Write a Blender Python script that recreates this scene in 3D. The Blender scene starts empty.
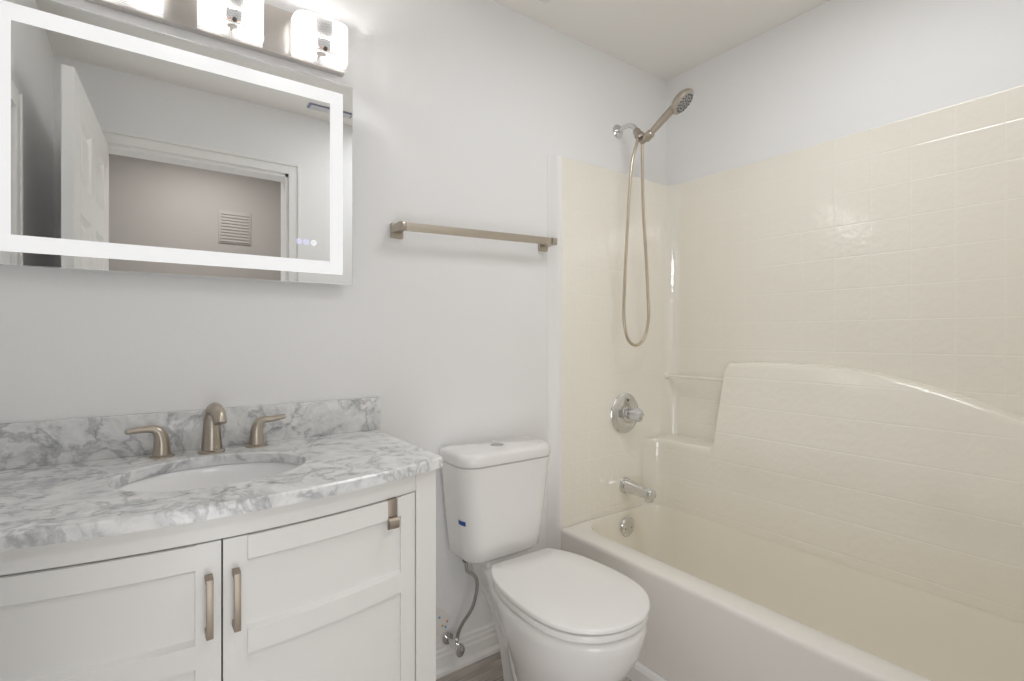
import bpy, bmesh, math, random
from mathutils import Vector, Matrix
PI = math.pi
random.seed(7)
C = bpy.context.scene.collection
S = bpy.context.scene

# ---------------------------------------------------------------- camera, world, light, exposure
cam_d = bpy.data.cameras.new('camera'); cam = bpy.data.objects.new('camera', cam_d); C.objects.link(cam)
CAM = Vector((0.0, -1.59, 1.175)); YAW = math.radians(35.6)
cam.location = CAM; cam.rotation_euler = (PI/2, 0, -YAW)
cam_d.sensor_width = 36; cam_d.lens = 506/1024*36; cam_d.shift_y = -3.5/1024; cam_d.clip_start = 0.02
S.camera = cam
S.view_settings.view_transform = 'Standard'; S.view_settings.look = 'None'
S.view_settings.gamma = 1; S.view_settings.use_curve_mapping = False
S.view_settings.exposure = 0.0
S.cycles.max_bounces = 16; S.cycles.diffuse_bounces = 10; S.cycles.glossy_bounces = 6
S.cycles.transparent_max_bounces = 24; S.cycles.caustics_refractive = False
w = bpy.data.worlds.new('World'); S.world = w; w.use_nodes = True
w.node_tree.nodes['Background'].inputs[0].default_value = (.9, .93, 1, 1)
w.node_tree.nodes['Background'].inputs[1].default_value = 0.3
def area(name, loc, rot, sx, sy, power, col):
    d = bpy.data.lights.new(name, 'AREA'); d.shape = 'RECTANGLE'; d.size = sx; d.size_y = sy
    d.energy = power; d.color = col
    o = bpy.data.objects.new(name, d); C.objects.link(o); o.location = loc; o.rotation_euler = rot
    return o
HALL_W, BULB_E, BAND_E, CEIL_W = 6.6, 520.0, .72, 6.7
area('hall_fill', (.13, -1.80, .62), (math.radians(113), 0, math.radians(-38)), .54, 1.05, HALL_W, (.97, .985, 1))  # added low fill in the doorway, no real source behind it

area('hall_top_fill', (.30, -2.15, 2.425), (0, 0, 0), .50, .30, 7.0, (1, .99, .97))  # added fill to brighten the hall, not a known fixture
area('ceiling_fill', (1.25, -.98, 2.425), (0, 0, 0), .50, .50, CEIL_W, (.97, .985, 1))  # added overhead fill that evens out the room, stands for no fixture

# ---------------------------------------------------------------- materials
def new_mat(name):
    m = bpy.data.materials.new(name); m.use_nodes = True
    nt = m.node_tree; return m, nt, nt.nodes['Principled BSDF']
def N(nt, t, **kw):
    n = nt.nodes.new(t)
    for k, v in kw.items(): setattr(n, k, v)
    return n
def obj_vec(nt, scale=(1,1,1), loc=(0,0,0), rot=(0,0,0)):
    tc = N(nt, 'ShaderNodeNewGeometry'); mp = N(nt, 'ShaderNodeMapping')
    mp.inputs['Scale'].default_value = scale; mp.inputs['Location'].default_value = loc; mp.inputs['Rotation'].default_value = rot
    nt.links.new(tc.outputs['Position'], mp.inputs['Vector']); return mp.outputs['Vector']
def plain(name, col, rough=.5, metal=0, bump=0, bscale=200, spec=.5, var=0, coat=0):
    m, nt, b = new_mat(name)
    b.inputs['Base Color'].default_value = (*col, 1); b.inputs['Roughness'].default_value = rough
    b.inputs['Metallic'].default_value = metal; b.inputs['Specular IOR Level'].default_value = spec
    b.inputs['Coat Weight'].default_value = coat
    if bump or var:
        n = N(nt, 'ShaderNodeTexNoise'); n.inputs['Scale'].default_value = bscale; n.inputs['Detail'].default_value = 3
        nt.links.new(obj_vec(nt), n.inputs['Vector'])
        if bump:
            bp = N(nt, 'ShaderNodeBump'); bp.inputs['Strength'].default_value = bump; bp.inputs['Distance'].default_value = .002
            nt.links.new(n.outputs['Fac'], bp.inputs['Height']); nt.links.new(bp.outputs['Normal'], b.inputs['Normal'])
        if var:
            mx = N(nt, 'ShaderNodeMix', data_type='RGBA'); mx.inputs[6].default_value = (*[c*(1-var) for c in col], 1)
            mx.inputs[7].default_value = (*[min(1, c*(1+var)) for c in col], 1)
            nt.links.new(n.outputs['Fac'], mx.inputs[0]); nt.links.new(mx.outputs[2], b.inputs['Base Color'])
    return m
def emis(name, col, s):
    m, nt, b = new_mat(name)
    b.inputs['Base Color'].default_value = (*col, 1)
    b.inputs['Base Color'].default_value = (.25, .25, .25, 1); b.inputs['Emission Color'].default_value = (*col, 1); b.inputs['Emission Strength'].default_value = s
    return m
M = {}
M['wall'] = plain('wall_paint', (.835, .835, .84), .55, bump=.12, bscale=120)
M['ceil'] = plain('ceiling_paint', (.83, .81, .785), .8, bump=.25, bscale=150)
M['hall'] = plain('hall_paint', (.50, .46, .43), .8, bump=.2, bscale=120)
M['trim'] = plain('trim_paint', (.84, .83, .82), .35)
M['cab'] = plain('cabinet_paint', (.78, .775, .76), .35, bump=.04, bscale=60)
M['dark'] = plain('dark_gap', (.03, .028, .025), .7)
M['porcelain'] = plain('porcelain', (.82, .81, .80), .12, coat=.3)
M['sink'] = plain('sink_porcelain', (.86, .86, .87), .15)
M['plastic'] = plain('seat_plastic', (.84, .83, .82), .22)
M['ivory'] = plain('ivory_gelcoat', (.87, .835, .75), .18, bump=.05, bscale=30)
M['rim'] = plain('tub_rim_gelcoat', (.84, .81, .775), .22)
M['chrome'] = plain('chrome', (.72, .72, .72), .12, metal=1)
M['button'] = plain('button_chrome', (.45, .45, .45), .3, metal=.8)
M['acrylic'] = plain('clear_acrylic', (.85, .85, .84), .08)
M['acrylic'].node_tree.nodes['Principled BSDF'].inputs['Transmission Weight'].default_value = .35
M['nickel_smooth'] = plain('satin_nickel_hose', (.60, .53, .43), .28, metal=1)
M['plate'] = plain('fixture_nickel', (.66, .63, .60), .3, metal=1)
M['edge'] = plain('polished_glass_edge', (.85, .87, .87), .15, metal=.4)
M['blue'] = plain('blue_label', (.02, .09, .33), .5)
M['rubber'] = plain('grey_rubber', (.10, .10, .10), .6)
M['steel'] = plain('braided_steel', (.42, .40, .37), .38, metal=1, bump=.8, bscale=900)
M['patch'] = plain('wall_patch', (.80, .78, .74), .8)
M['blue_paint'] = plain('blue_paint_fleck', (.15, .40, .65), .7)
M['orange_paint'] = plain('orange_paint_fleck', (.75, .35, .12), .7)
M['caulk'] = plain('yellowed_caulk', (.70, .62, .44), .6, var=.12, bscale=40)
M['glint'] = plain('orange_glint', (.75, .42, .25), .3, metal=1)
M['vent'] = plain('vent_plastic', (.72, .72, .72), .6)
M['vent_dark'] = plain('vent_shadow', (.25, .27, .40), .7)
M['band'] = emis('led_band', (1, 1, 1), BAND_E)
M['bulb'] = emis('bulb_glow', (1, .985, .96), BULB_E)
M['icon'] = emis('touch_icon', (.62, .62, 1), 1.1)
M['icon_white'] = emis('touch_icon_white', (.9, .9, 1), 1.1)
m, nt, b = new_mat('mirror_glass')
b.inputs['Base Color'].default_value = (.94, .955, .955, 1); b.inputs['Metallic'].default_value = 1; b.inputs['Roughness'].default_value = .015
M['mirror'] = m
def brushed(name, col, rough, axis):
    m, nt, b = new_mat(name)
    b.inputs['Metallic'].default_value = 1; b.inputs['Roughness'].default_value = rough
    n = N(nt, 'ShaderNodeTexNoise'); n.inputs['Scale'].default_value = 1; n.inputs['Detail'].default_value = 2
    sc = [60, 60, 60]; sc[axis] = 900
    nt.links.new(obj_vec(nt, tuple(sc)), n.inputs['Vector'])
    r = N(nt, 'ShaderNodeValToRGB'); r.color_ramp.elements[0].color = (*[c*.92 for c in col], 1); r.color_ramp.elements[1].color = (*[min(1, c*1.08) for c in col], 1)
    nt.links.new(n.outputs['Fac'], r.inputs['Fac']); nt.links.new(r.outputs['Color'], b.inputs['Base Color'])
    return m
M['nickel'] = brushed('brushed_nickel', (.48, .43, .365), .30, 2)
M['pull'] = brushed('pull_nickel', (.40, .345, .285), .48, 0)
def marble():
    m, nt, b = new_mat('carrara_marble')
    L = nt.links
    v = obj_vec(nt, (1, 1, 1), rot=(.4, .3, .5))
    wn = N(nt, 'ShaderNodeTexNoise'); wn.inputs['Scale'].default_value = 5; wn.inputs['Detail'].default_value = 5; L.new(v, wn.inputs['Vector'])
    wm = N(nt, 'ShaderNodeVectorMath', operation='MULTIPLY_ADD'); wm.inputs[1].default_value = (.22, .22, .22)
    L.new(wn.outputs['Color'], wm.inputs[0]); L.new(v, wm.inputs[2])
    # broad soft clouds
    n1 = N(nt, 'ShaderNodeTexNoise'); n1.inputs['Scale'].default_value = 24; n1.inputs['Detail'].default_value = 8; n1.inputs['Roughness'].default_value = .62
    L.new(wm.outputs[0], n1.inputs['Vector'])
    r1 = N(nt, 'ShaderNodeValToRGB'); e = r1.color_ramp.elements
    e[0].position = .30; e[0].color = (.40, .41, .43, 1); e[1].position = .60; e[1].color = (.80, .80, .80, 1)
    x = e.new(.44); x.color = (.66, .67, .68, 1)
    L.new(n1.outputs['Fac'], r1.inputs['Fac'])
    # thin veins = ridges of a noise around its mid value
    n2 = N(nt, 'ShaderNodeTexNoise'); n2.inputs['Scale'].default_value = 7; n2.inputs['Detail'].default_value = 6; n2.inputs['Roughness'].default_value = .55
    L.new(wm.outputs[0], n2.inputs['Vector'])
    sb = N(nt, 'ShaderNodeMath', operation='SUBTRACT'); sb.inputs[1].default_value = .5; L.new(n2.outputs['Fac'], sb.inputs[0])
    ab = N(nt, 'ShaderNodeMath', operation='ABSOLUTE'); L.new(sb.outputs[0], ab.inputs[0])
    r2 = N(nt, 'ShaderNodeValToRGB'); e = r2.color_ramp.elements
    e[0].position = 0; e[0].color = (.50, .51, .53, 1); e[1].position = .030; e[1].color = (1, 1, 1, 1)
    L.new(ab.outputs[0], r2.inputs['Fac'])
    mx = N(nt, 'ShaderNodeMix', data_type='RGBA', blend_type='MULTIPLY'); mx.inputs[0].default_value = .75
    L.new(r1.outputs['Color'], mx.inputs[6]); L.new(r2.outputs['Color'], mx.inputs[7])
    L.new(mx.outputs[2], b.inputs['Base Color'])
    b.inputs['Roughness'].default_value = .22; b.inputs['Coat Weight'].default_value = .15
    return m
M['marble'] = marble()
def tile(nm, vert):
    m, nt, b = new_mat(nm); L = nt.links
    g = N(nt, 'ShaderNodeNewGeometry'); s = N(nt, 'ShaderNodeSeparateXYZ'); L.new(g.outputs['Position'], s.inputs[0])
    u = N(nt, 'ShaderNodeMath', operation='SUBTRACT'); L.new(s.outputs['Y'], u.inputs[0]); L.new(s.outputs['X'], u.inputs[1])
    u2 = N(nt, 'ShaderNodeMath', operation='ADD'); L.new(u.outputs[0], u2.inputs[0]); u2.inputs[1].default_value = 2.714 + 1.16
    z2 = N(nt, 'ShaderNodeMath', operation='ADD'); L.new(s.outputs['Z'], z2.inputs[0]); z2.inputs[1].default_value = -1.584 + 2.32
    def line(src):
        d = N(nt, 'ShaderNodeMath', operation='DIVIDE'); d.inputs[1].default_value = .116; L.new(src, d.inputs[0])
        f = N(nt, 'ShaderNodeMath', operation='FRACT'); L.new(d.outputs[0], f.inputs[0])
        p = N(nt, 'ShaderNodeMath', operation='PINGPONG'); p.inputs[1].default_value = .5; L.new(f.outputs[0], p.inputs[0])
        r = N(nt, 'ShaderNodeMapRange', interpolation_type='SMOOTHSTEP'); r.inputs['From Min'].default_value = .004; r.inputs['From Max'].default_value = .032
        L.new(p.outputs[0], r.inputs['Value']); return r.outputs[0], d.outputs[0]
    lu, du = line(u2.outputs[0]); lz, dz = line(z2.outputs[0])
    mn = N(nt, 'ShaderNodeMath', operation='MINIMUM'); mn.inputs[0].default_value = 1
    if vert: L.new(lu, mn.inputs[0])
    L.new(lz, mn.inputs[1])
    n = N(nt, 'ShaderNodeTexNoise'); n.inputs['Scale'].default_value = 40; n.inputs['Detail'].default_value = 1.5; L.new(g.outputs['Position'], n.inputs['Vector'])
    a = N(nt, 'ShaderNodeMath', operation='MULTIPLY_ADD'); a.inputs[1].default_value = 2.4
    gm = N(nt, 'ShaderNodeMath', operation='MULTIPLY'); gm.inputs[1].default_value = .85; L.new(mn.outputs[0], gm.inputs[0])
    L.new(n.outputs['Fac'], a.inputs[0]); L.new(gm.outputs[0], a.inputs[2])
    bp = N(nt, 'ShaderNodeBump'); bp.inputs['Strength'].default_value = .35; bp.inputs['Distance'].default_value = .0012
    L.new(a.outputs[0], bp.inputs['Height']); L.new(bp.outputs['Normal'], b.inputs['Normal'])
    mx = N(nt, 'ShaderNodeMix', data_type='RGBA'); mx.inputs[6].default_value = (.88, .85, .775, 1); mx.inputs[7].default_value = (.865, .83, .75, 1)
    L.new(mn.outputs[0], mx.inputs[0]); L.new(mx.outputs[2], b.inputs['Base Color'])
    b.inputs['Roughness'].default_value = .045; b.inputs['Specular IOR Level'].default_value = 1.0
    return m
M['tile'] = tile('ivory_moulded_tile', 1)
M['tile_low'] = tile('ivory_moulded_rows', 0)
def wood_floor():
    m, nt, b = new_mat('grey_vinyl_plank'); L = nt.links
    v = obj_vec(nt, (1, 1, 1))
    br = N(nt, 'ShaderNodeTexBrick'); br.offset = .37
    br.inputs['Scale'].default_value = 1; br.inputs['Brick Width'].default_value = 1.2; br.inputs['Row Height'].default_value = .15; br.inputs['Mortar Size'].default_value = .0015
    br.inputs['Color1'].default_value = (.46, .425, .385, 1); br.inputs['Color2'].default_value = (.56, .52, .475, 1); br.inputs['Mortar'].default_value = (.25, .235, .22, 1)
    L.new(v, br.inputs['Vector'])
    n = N(nt, 'ShaderNodeTexNoise'); n.inputs['Scale'].default_value = 1; n.inputs['Detail'].default_value = 6
    L.new(obj_vec(nt, (6, 90, 6)), n.inputs['Vector'])
    r = N(nt, 'ShaderNodeValToRGB'); r.color_ramp.elements[0].position = .35; r.color_ramp.elements[0].color = (.66, .65, .64, 1); r.color_ramp.elements[1].position = .66; r.color_ramp.elements[1].color = (1.2, 1.2, 1.2, 1)
    L.new(n.outputs['Fac'], r.inputs['Fac'])
    mx = N(nt, 'ShaderNodeMix', data_type='RGBA', blend_type='MULTIPLY'); mx.inputs[0].default_value = 1
    L.new(br.outputs['Color'], mx.inputs[6]); L.new(r.outputs['Color'], mx.inputs[7]); L.new(mx.outputs[2], b.inputs['Base Color'])
    b.inputs['Roughness'].default_value = .45
    return m
M['floor'] = wood_floor()
def ribbed_glass(name, axis_lines, dens, base):
    # clear moulded glass whose prism lines catch the bulb's light
    m, nt, b = new_mat(name); L = nt.links
    g = N(nt, 'ShaderNodeNewGeometry'); s = N(nt, 'ShaderNodeSeparateXYZ'); L.new(g.outputs['Position'], s.inputs[0])
    src = None
    for ax, d in axis_lines:
        mu = N(nt, 'ShaderNodeMath', operation='MULTIPLY'); mu.inputs[1].default_value = d; L.new(s.outputs[ax], mu.inputs[0])
        f = N(nt, 'ShaderNodeMath', operation='FRACT'); L.new(mu.outputs[0], f.inputs[0])
        gt = N(nt, 'ShaderNodeMath', operation='LESS_THAN'); gt.inputs[1].default_value = dens; L.new(f.outputs[0], gt.inputs[0])
        if src is None: src = gt.outputs[0]
        else:
            mm = N(nt, 'ShaderNodeMath', operation='MAXIMUM'); L.new(src, mm.inputs[0]); L.new(gt.outputs[0], mm.inputs[1]); src = mm.outputs[0]
    mr = N(nt, 'ShaderNodeMapRange'); mr.inputs['To Min'].default_value = base; mr.inputs['To Max'].default_value = .85; L.new(src, mr.inputs['Value'])
    tr = N(nt, 'ShaderNodeBsdfTransparent'); tl = N(nt, 'ShaderNodeBsdfTranslucent'); tl.inputs['Color'].default_value = (.95, .95, .95, 1)
    b.inputs['Base Color'].default_value = (.93, .93, .93, 1); b.inputs['Roughness'].default_value = .1
    m1 = N(nt, 'ShaderNodeMixShader'); m1.inputs[0].default_value = .5; L.new(tl.outputs[0], m1.inputs[1]); L.new(b.outputs[0], m1.inputs[2])
    m2 = N(nt, 'ShaderNodeMixShader'); L.new(mr.outputs[0], m2.inputs[0]); L.new(tr.outputs[0], m2.inputs[1]); L.new(m1.outputs[0], m2.inputs[2])
    L.new(m2.outputs[0], nt.nodes['Material Output'].inputs['Surface'])
    return m
M['glass_side'] = ribbed_glass('ribbed_glass', [('X', 260), ('Z', 210)], .5, .30)
M['glass_mid'] = ribbed_glass('prismatic_glass', [('Z', 300)], .25, .06)
m, nt, b = new_mat('perforated_metal'); wv = N(nt, 'ShaderNodeTexWave'); wv.inputs['Scale'].default_value = 1
nt.links.new(obj_vec(nt, (70, 70, 75), rot=(0, .45, 0)), wv.inputs['Vector']); wv.bands_direction = 'Z'
r_ = N(nt, 'ShaderNodeValToRGB'); r_.color_ramp.elements[0].color = (.33, .33, .34, 1); r_.color_ramp.elements[1].color = (.78, .78, .79, 1)
nt.links.new(wv.outputs['Fac'], r_.inputs['Fac']); nt.links.new(r_.outputs['Color'], b.inputs['Base Color']); b.inputs['Roughness'].default_value = .5
M['mesh'] = m

# ---------------------------------------------------------------- mesh helpers
def cum_loc(o):
    v = Vector((0, 0, 0))
    while o: v = v + o.location; o = o.parent
    return v
def obj(name, bm, mat, parent=None, smooth=True, angle=35, base=None):
    me = bpy.data.meshes.new(name)
    bmesh.ops.recalc_face_normals(bm, faces=bm.faces)
    off = cum_loc(parent) if parent else (Vector(base) if base else Vector((0, 0, 0)))
    bmesh.ops.translate(bm, verts=bm.verts, vec=-off)
    bm.to_mesh(me); bm.free()
    for m_ in (mat if isinstance(mat, (list, tuple)) else [mat]): me.materials.append(m_)
    if smooth:
        me.polygons.foreach_set('use_smooth', [True]*len(me.polygons)); me.set_sharp_from_angle(angle=math.radians(angle))
    o = bpy.data.objects.new(name, me); C.objects.link(o)
    if parent: o.parent = parent
    else: o.location = off
    return o
def tag(o, label, cat, group=None):
    o['label'] = label; o['category'] = cat
    if group: o['group'] = group
    return o
def thing(name, label, cat, loc=(0, 0, 0), group=None):
    o = bpy.data.objects.new(name, None); C.objects.link(o); o.location = loc; o.empty_display_size = .05
    return tag(o, label, cat, group)
def struct(name, bm, mat, parent=None, label=None, smooth=False):
    o = obj(name, bm, mat, parent, smooth=smooth)
    if not parent: o['kind'] = 'structure'
    if label: o['label'] = label
    return o
def box(bm, x0, x1, y0, y1, z0, z1, bev=0, seg=2):
    r = bmesh.ops.create_cube(bm, size=1)
    vs = r['verts']
    for v in vs:
        v.co = Vector((x0 + (v.co.x+.5)*(x1-x0), y0 + (v.co.y+.5)*(y1-y0), z0 + (v.co.z+.5)*(z1-z0)))
    if bev:
        es = list({e for v in vs for e in v.link_edges})
        bmesh.ops.bevel(bm, geom=es, offset=bev, segments=seg, affect='EDGES', profile=.5)
    return bm
def bx(*a, **k): return box(bmesh.new(), *a, **k)
def loft(bm, loops, cap0=True, cap1=True, close=True):
    rows = [[bm.verts.new(p) for p in lp] for lp in loops]
    n = len(rows[0])
    for a, b_ in zip(rows, rows[1:]):
        for i in range(n if close else n-1):
            j = (i+1) % n
            bm.faces.new((a[i], a[j], b_[j], b_[i]))
    if cap0: bm.faces.new(rows[0][::-1])
    if cap1: bm.faces.new(rows[-1])
    return rows
def catmull(pts, n=8):
    P = [Vector(p) for p in pts]; P = [2*P[0]-P[1]] + P + [2*P[-1]-P[-2]]
    out = []
    for i in range(1, len(P)-2):
        p0, p1, p2, p3 = P[i-1:i+3]
        for k in range(n):
            t = k/n
            out.append(.5*((2*p1) + (p2-p0)*t + (2*p0-5*p1+4*p2-p3)*t*t + (3*p1-p0-3*p2+p3)*t**3))
    out.append(P[-2]); return out
def tube(bm, pts, rad, seg=14, sx=1.0, up=None, cap=True):
    """swept tube; rad a number or one per point; sx squashes across 'up'"""
    P = [Vector(p) for p in pts]; n = len(P)
    R = rad if isinstance(rad, (list, tuple)) else [rad]*n
    T = [(P[min(i+1, n-1)]-P[max(i-1, 0)]).normalized() for i in range(n)]
    u = Vector(up) if up else (Vector((0, 0, 1)) if abs(T[0].z) < .9 else Vector((1, 0, 0)))
    loops = []
    for i in range(n):
        u = (u - T[i]*u.dot(T[i])).normalized(); v = T[i].cross(u)
        s = sx[i] if isinstance(sx, (list, tuple)) else sx
        loops.append([P[i] + u*(R[i]*s*math.cos(2*PI*k/seg)) + v*(R[i]*math.sin(2*PI*k/seg)) for k in range(seg)])
    loft(bm, loops, cap, cap); return bm
def lathe(bm, prof, org, axis, seg=32):
    """prof: (r, h) pairs along axis from org; r=0 ends closed by caps"""
    a = Vector(axis).normalized(); o = Vector(org)
    u = a.orthogonal().normalized(); v = a.cross(u)
    loft(bm, [[o + a*h + (u*math.cos(2*PI*k/seg) + v*math.sin(2*PI*k/seg))*max(r, 1e-5) for k in range(seg)] for r, h in prof])
    return bm
def rrect(x0, x1, y0, y1, r, z, n=8, ed=6):
    """rounded rectangle loop, r = one radius or four (x1y1, x0y1, x0y0, x1y0)"""
    if not isinstance(r, (list, tuple)): r = [r]*4
    out = []; cs = [(x1, y1, -1, -1, 0), (x0, y1, 1, -1, 90), (x0, y0, 1, 1, 180), (x1, y0, -1, 1, 270)]
    arcs = []
    for (cx, cy, sx_, sy_, a0), rr in zip(cs, r):
        arcs.append([Vector((cx+sx_*rr+rr*math.cos(math.radians(a0+90*k/n)), cy+sy_*rr+rr*math.sin(math.radians(a0+90*k/n)), z)) for k in range(n+1)])
    for i in range(4):
        out += arcs[i]; a, b_ = arcs[i][-1], arcs[(i+1) % 4][0]
        out += [a.lerp(b_, k/(ed+1)) for k in range(1, ed+1)]
    return out
def interp(tab, x):
    if x <= tab[0][0]: return tab[0][1]
    for (a, fa), (b_, fb) in zip(tab, tab[1:]):
        if x <= b_: return fa + (fb-fa)*(x-a)/(b_-a)
    return tab[-1][1]
def smooth_interp(tab, x):
    """Catmull-Rom through a table"""
    n = len(tab)
    if x <= tab[0][0]: return tab[0][1]
    if x >= tab[-1][0]: return tab[-1][1]
    for i in range(n-1):
        if x <= tab[i+1][0]:
            x1, y1 = tab[i]; x2, y2 = tab[i+1]; h = x2-x1; t = (x-x1)/h
            m1 = (y2-tab[i-1][1])/(x2-tab[i-1][0]) if i > 0 else (y2-y1)/h
            m2 = (tab[i+2][1]-y1)/(tab[i+2][0]-x1) if i+2 < n else (y2-y1)/h
            return (2*t**3-3*t*t+1)*y1 + (t**3-2*t*t+t)*h*m1 + (-2*t**3+3*t*t)*y2 + (t**3-t*t)*h*m2

# ---------------------------------------------------------------- room dimensions (metres)
XL, XR, YF, H = -.350, 2.078, -1.52, 2.44
DX0, DX1, DH = -.178, .632, 2.088          # doorway
YH = -2.70                                # hall wall
# floor, ceiling, walls
struct('floor', bx(-1.6, 2.3, YH-.1, .12, -.06, 0), M['floor'])
struct('ceiling', bx(-1.6, 2.3, YH-.1, .12, H, H+.06), M['ceil'])
struct('wall_back', bx(XL-.12, XR+.12, 0, .12, 0, H), M['wall'])
struct('wall_right', bx(XR, XR+.12, YF-.12, 0, 0, H), M['wall'])
struct('wall_left', bx(XL-.12, XL, YF-.12, 0, 0, H), M['wall'])
fw = bmesh.new(); box(fw, XL, DX0, YF-.12, YF, 0, H); box(fw, DX1, XR, YF-.12, YF, 0, H); box(fw, DX0, DX1, YF-.12, YF, DH, H)
struct('wall_front', fw, M['wall'])
struct('wall_hall', bx(-1.6, 2.3, YH-.1, YH, 0, H), M['hall'])
struct('wall_hall_left', bx(-1.7, -1.6, YH-.1, YF-.12, 0, H), M['hall'])
struct('wall_hall_right', bx(2.3, 2.4, YH-.1, YF-.12, 0, H), M['hall'])
# door casing and jamb
jm = bmesh.new()
box(jm, DX0-.001, DX0+.015, YF-.12, YF, 0, DH); box(jm, DX1-.015, DX1+.001, YF-.12, YF, 0, DH); box(jm, DX0, DX1, YF-.12, YF, DH-.015, DH+.001)
struct('trim_1', jm, M['trim'])
cs = bmesh.new()
def casing(bm, y0, y1, s):
    for a, b_, d in ((0, .045, .012), (.045, .062, .018)):
        yy = (y0, y0+s*d)
        ys = (min(yy), max(yy))
        box(bm, DX0-b_, DX0-a, ys[0], ys[1], 0, DH+b_, .003); box(bm, DX1+a, DX1+b_, ys[0], ys[1], 0, DH+b_, .003)
        box(bm, DX0-a, DX1+a, ys[0], ys[1], DH+a, DH+b_, .003)
casing(cs, YF, 0, 1); casing(cs, YF-.12, 0, -1)
struct('trim_2', cs, M['trim'])
# closet casing on the left wall, seen only in the mirror
cl = bmesh.new()
box(cl, XL, XL+.014, -.715, -.655, 0, 1.95, .003); box(cl, XL, XL+.020, -.715, -.700, 0, 1.95, .003); box(cl, XL, XL+.014, -.655, -.59, 1.89, 1.95, .003)
struct('trim_3', cl, M['trim'])
# open six-panel door
def six_panel_door():
    Ld, Td, Hd = .80, .034, 2.062
    bm = bmesh.new()
    st, mid = .115, .10
    zs = [(0, .24, 'rail'), (.24, .82, 'p'), (.82, .96, 'rail'), (.96, 1.60, 'p'), (1.60, 1.71, 'rail'), (1.71, 1.94, 'p'), (1.94, Hd, 'rail')]
    cols = [(0, st), (st, (Ld-mid)/2), ((Ld-mid)/2, (Ld+mid)/2), ((Ld+mid)/2, Ld-st), (Ld-st, Ld)]
    box(bm, 0, st, -Td/2, Td/2, 0, Hd, .002); box(bm, Ld-st, Ld, -Td/2, Td/2, 0, Hd, .002)
    box(bm, (Ld-mid)/2, (Ld+mid)/2, -Td/2, Td/2, 0, Hd)
    for z0, z1, k in zs:
        if k == 'rail':
            box(bm, st, (Ld-mid)/2, -Td/2, Td/2, z0, z1); box(bm, (Ld+mid)/2, Ld-st, -Td/2, Td/2, z0, z1)
        else:
            for c in (1, 3):
                x0, x1 = cols[c]
                loops = []
                for s_, sg in ((0, 1),):
                    pass
                for sg in (1, -1):
                    L_ = []
                    for ins, dep in ((0, Td/2), (.014, Td/2-.013), (.026, Td/2-.013), (.050, Td/2-.003)):
                        L_.append([Vector((x0+ins, sg*dep, z0+ins)), Vector((x1-ins, sg*dep, z0+ins)), Vector((x1-ins, sg*dep, z1-ins)), Vector((x0+ins, sg*dep, z1-ins))])
                    loft(bm, L_, False, True)
    return bm
d = obj('door_1', six_panel_door(), M['trim'], smooth=False); d['kind'] = 'structure'
d['label'] = 'open white six-panel door seen in the mirror'
d.location = (DX0+.002, YF+.028, .012); d.rotation_euler = (0, 0, math.radians(93.2))
kb = bmesh.new()
for sg in (1, -1): lathe(kb, [(.03, .0), (.03, .005), (.012, .008), (.012, .014), (.024, .020), (.026, .028), (.018, .034), (0, .036)], (.73, sg*.017, .93), (0, sg, 0), 20)
k_ = obj('door_knob', kb, M['nickel'], None); k_.parent = d
# baseboard along vanity wall, between vanity and tub, with ribs; and at tub apron
def baseboard(bm, x0, x1):
    prof = [(0, .0), (-.026, 0), (-.026, .012), (-.018, .020), (-.014, .022), (-.014, .06), (-.011, .066), (-.011, .078), (-.007, .084), (-.007, .094), (-.003, .10), (0, .10)]
    loft(bm, [[Vector((x, y, z)) for y, z in prof] for x in (x0, x1)])
struct('baseboard_back', (lambda b_: (baseboard(b_, .60, 1.325), b_)[1])(bmesh.new()), M['trim'])
tb = bmesh.new()
loft(tb, [[Vector((x, y, z)) for x, z in ((1.358, 0), (1.34, 0), (1.34, .050), (1.346, .062), (1.358, .066))] for y in (YF+.001, -.03)])
struct('baseboard_right', tb, M['trim'])
# painted corner trim board beside the shower surround
t4 = bmesh.new(); loft(t4, [[Vector((x, y, z)) for x, y in ((1.316, 0), (1.316, -.003), (1.326, -.008), (1.340, -.022), (1.350, -.029), (1.358, -.032), (1.366, -.032), (1.366, 0))] for z in (0, 1.914)])
struct('trim_4', t4, M['trim'], smooth=True)

# ---------------------------------------------------------------- vanity cabinet
XC, HALF = .115, .462
def face_y(x):                   # bowed front of the cabinet
    return -.535 + .085*((x-XC)/.475)**2
def bowbox(bm, x0, x1, o0, o1, z0, z1, n=10, bev=0, zfun=None):
    """slab following the bow; o0/o1 = how far proud of the face (towards the room); bev chamfers the front"""
    loops = []
    for i in range(n+1):
        x = x0 + (x1-x0)*i/n; y = face_y(x)
        b_ = bev
        pts = [(o0, z0), (o1-b_, z0), (o1, z0+b_), (o1, z1-b_), (o1-b_, z1), (o0, z1)] if b_ else [(o0, z0), (o1, z0), (o1, z1), (o0, z1)]
        loops.append([Vector((x, y-o, z)) for o, z in pts])
    loft(bm, loops); return bm
van = thing('vanity_cabinet', 'white bow-front vanity cabinet with shaker doors under the marble top', 'cabinet', (XC, -.27, 0))
TOPZ = .853; DZ0, DZ1 = .10, .806
ca = bmesh.new()
box(ca, XC-HALF, XC-HALF+.018, -.43, -.003, 0, TOPZ); box(ca, XC+HALF-.018, XC+HALF, -.43, -.003, 0, TOPZ)
box(ca, XC-HALF+.018, XC+HALF-.018, -.43, -.003, .08, .098); box(ca, XC-HALF+.018, XC+HALF-.018, -.021, -.003, .098, TOPZ)
obj('carcass', ca, M['cab'], van, smooth=False)
XD0, XD1 = XC-.400, XC+.400
ff = bmesh.new()
bowbox(ff, XC-HALF, XD0, -.05, .005, 0, TOPZ, 3, .002); bowbox(ff, XD1, XC+HALF, -.05, .005, 0, TOPZ, 3, .002)
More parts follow.
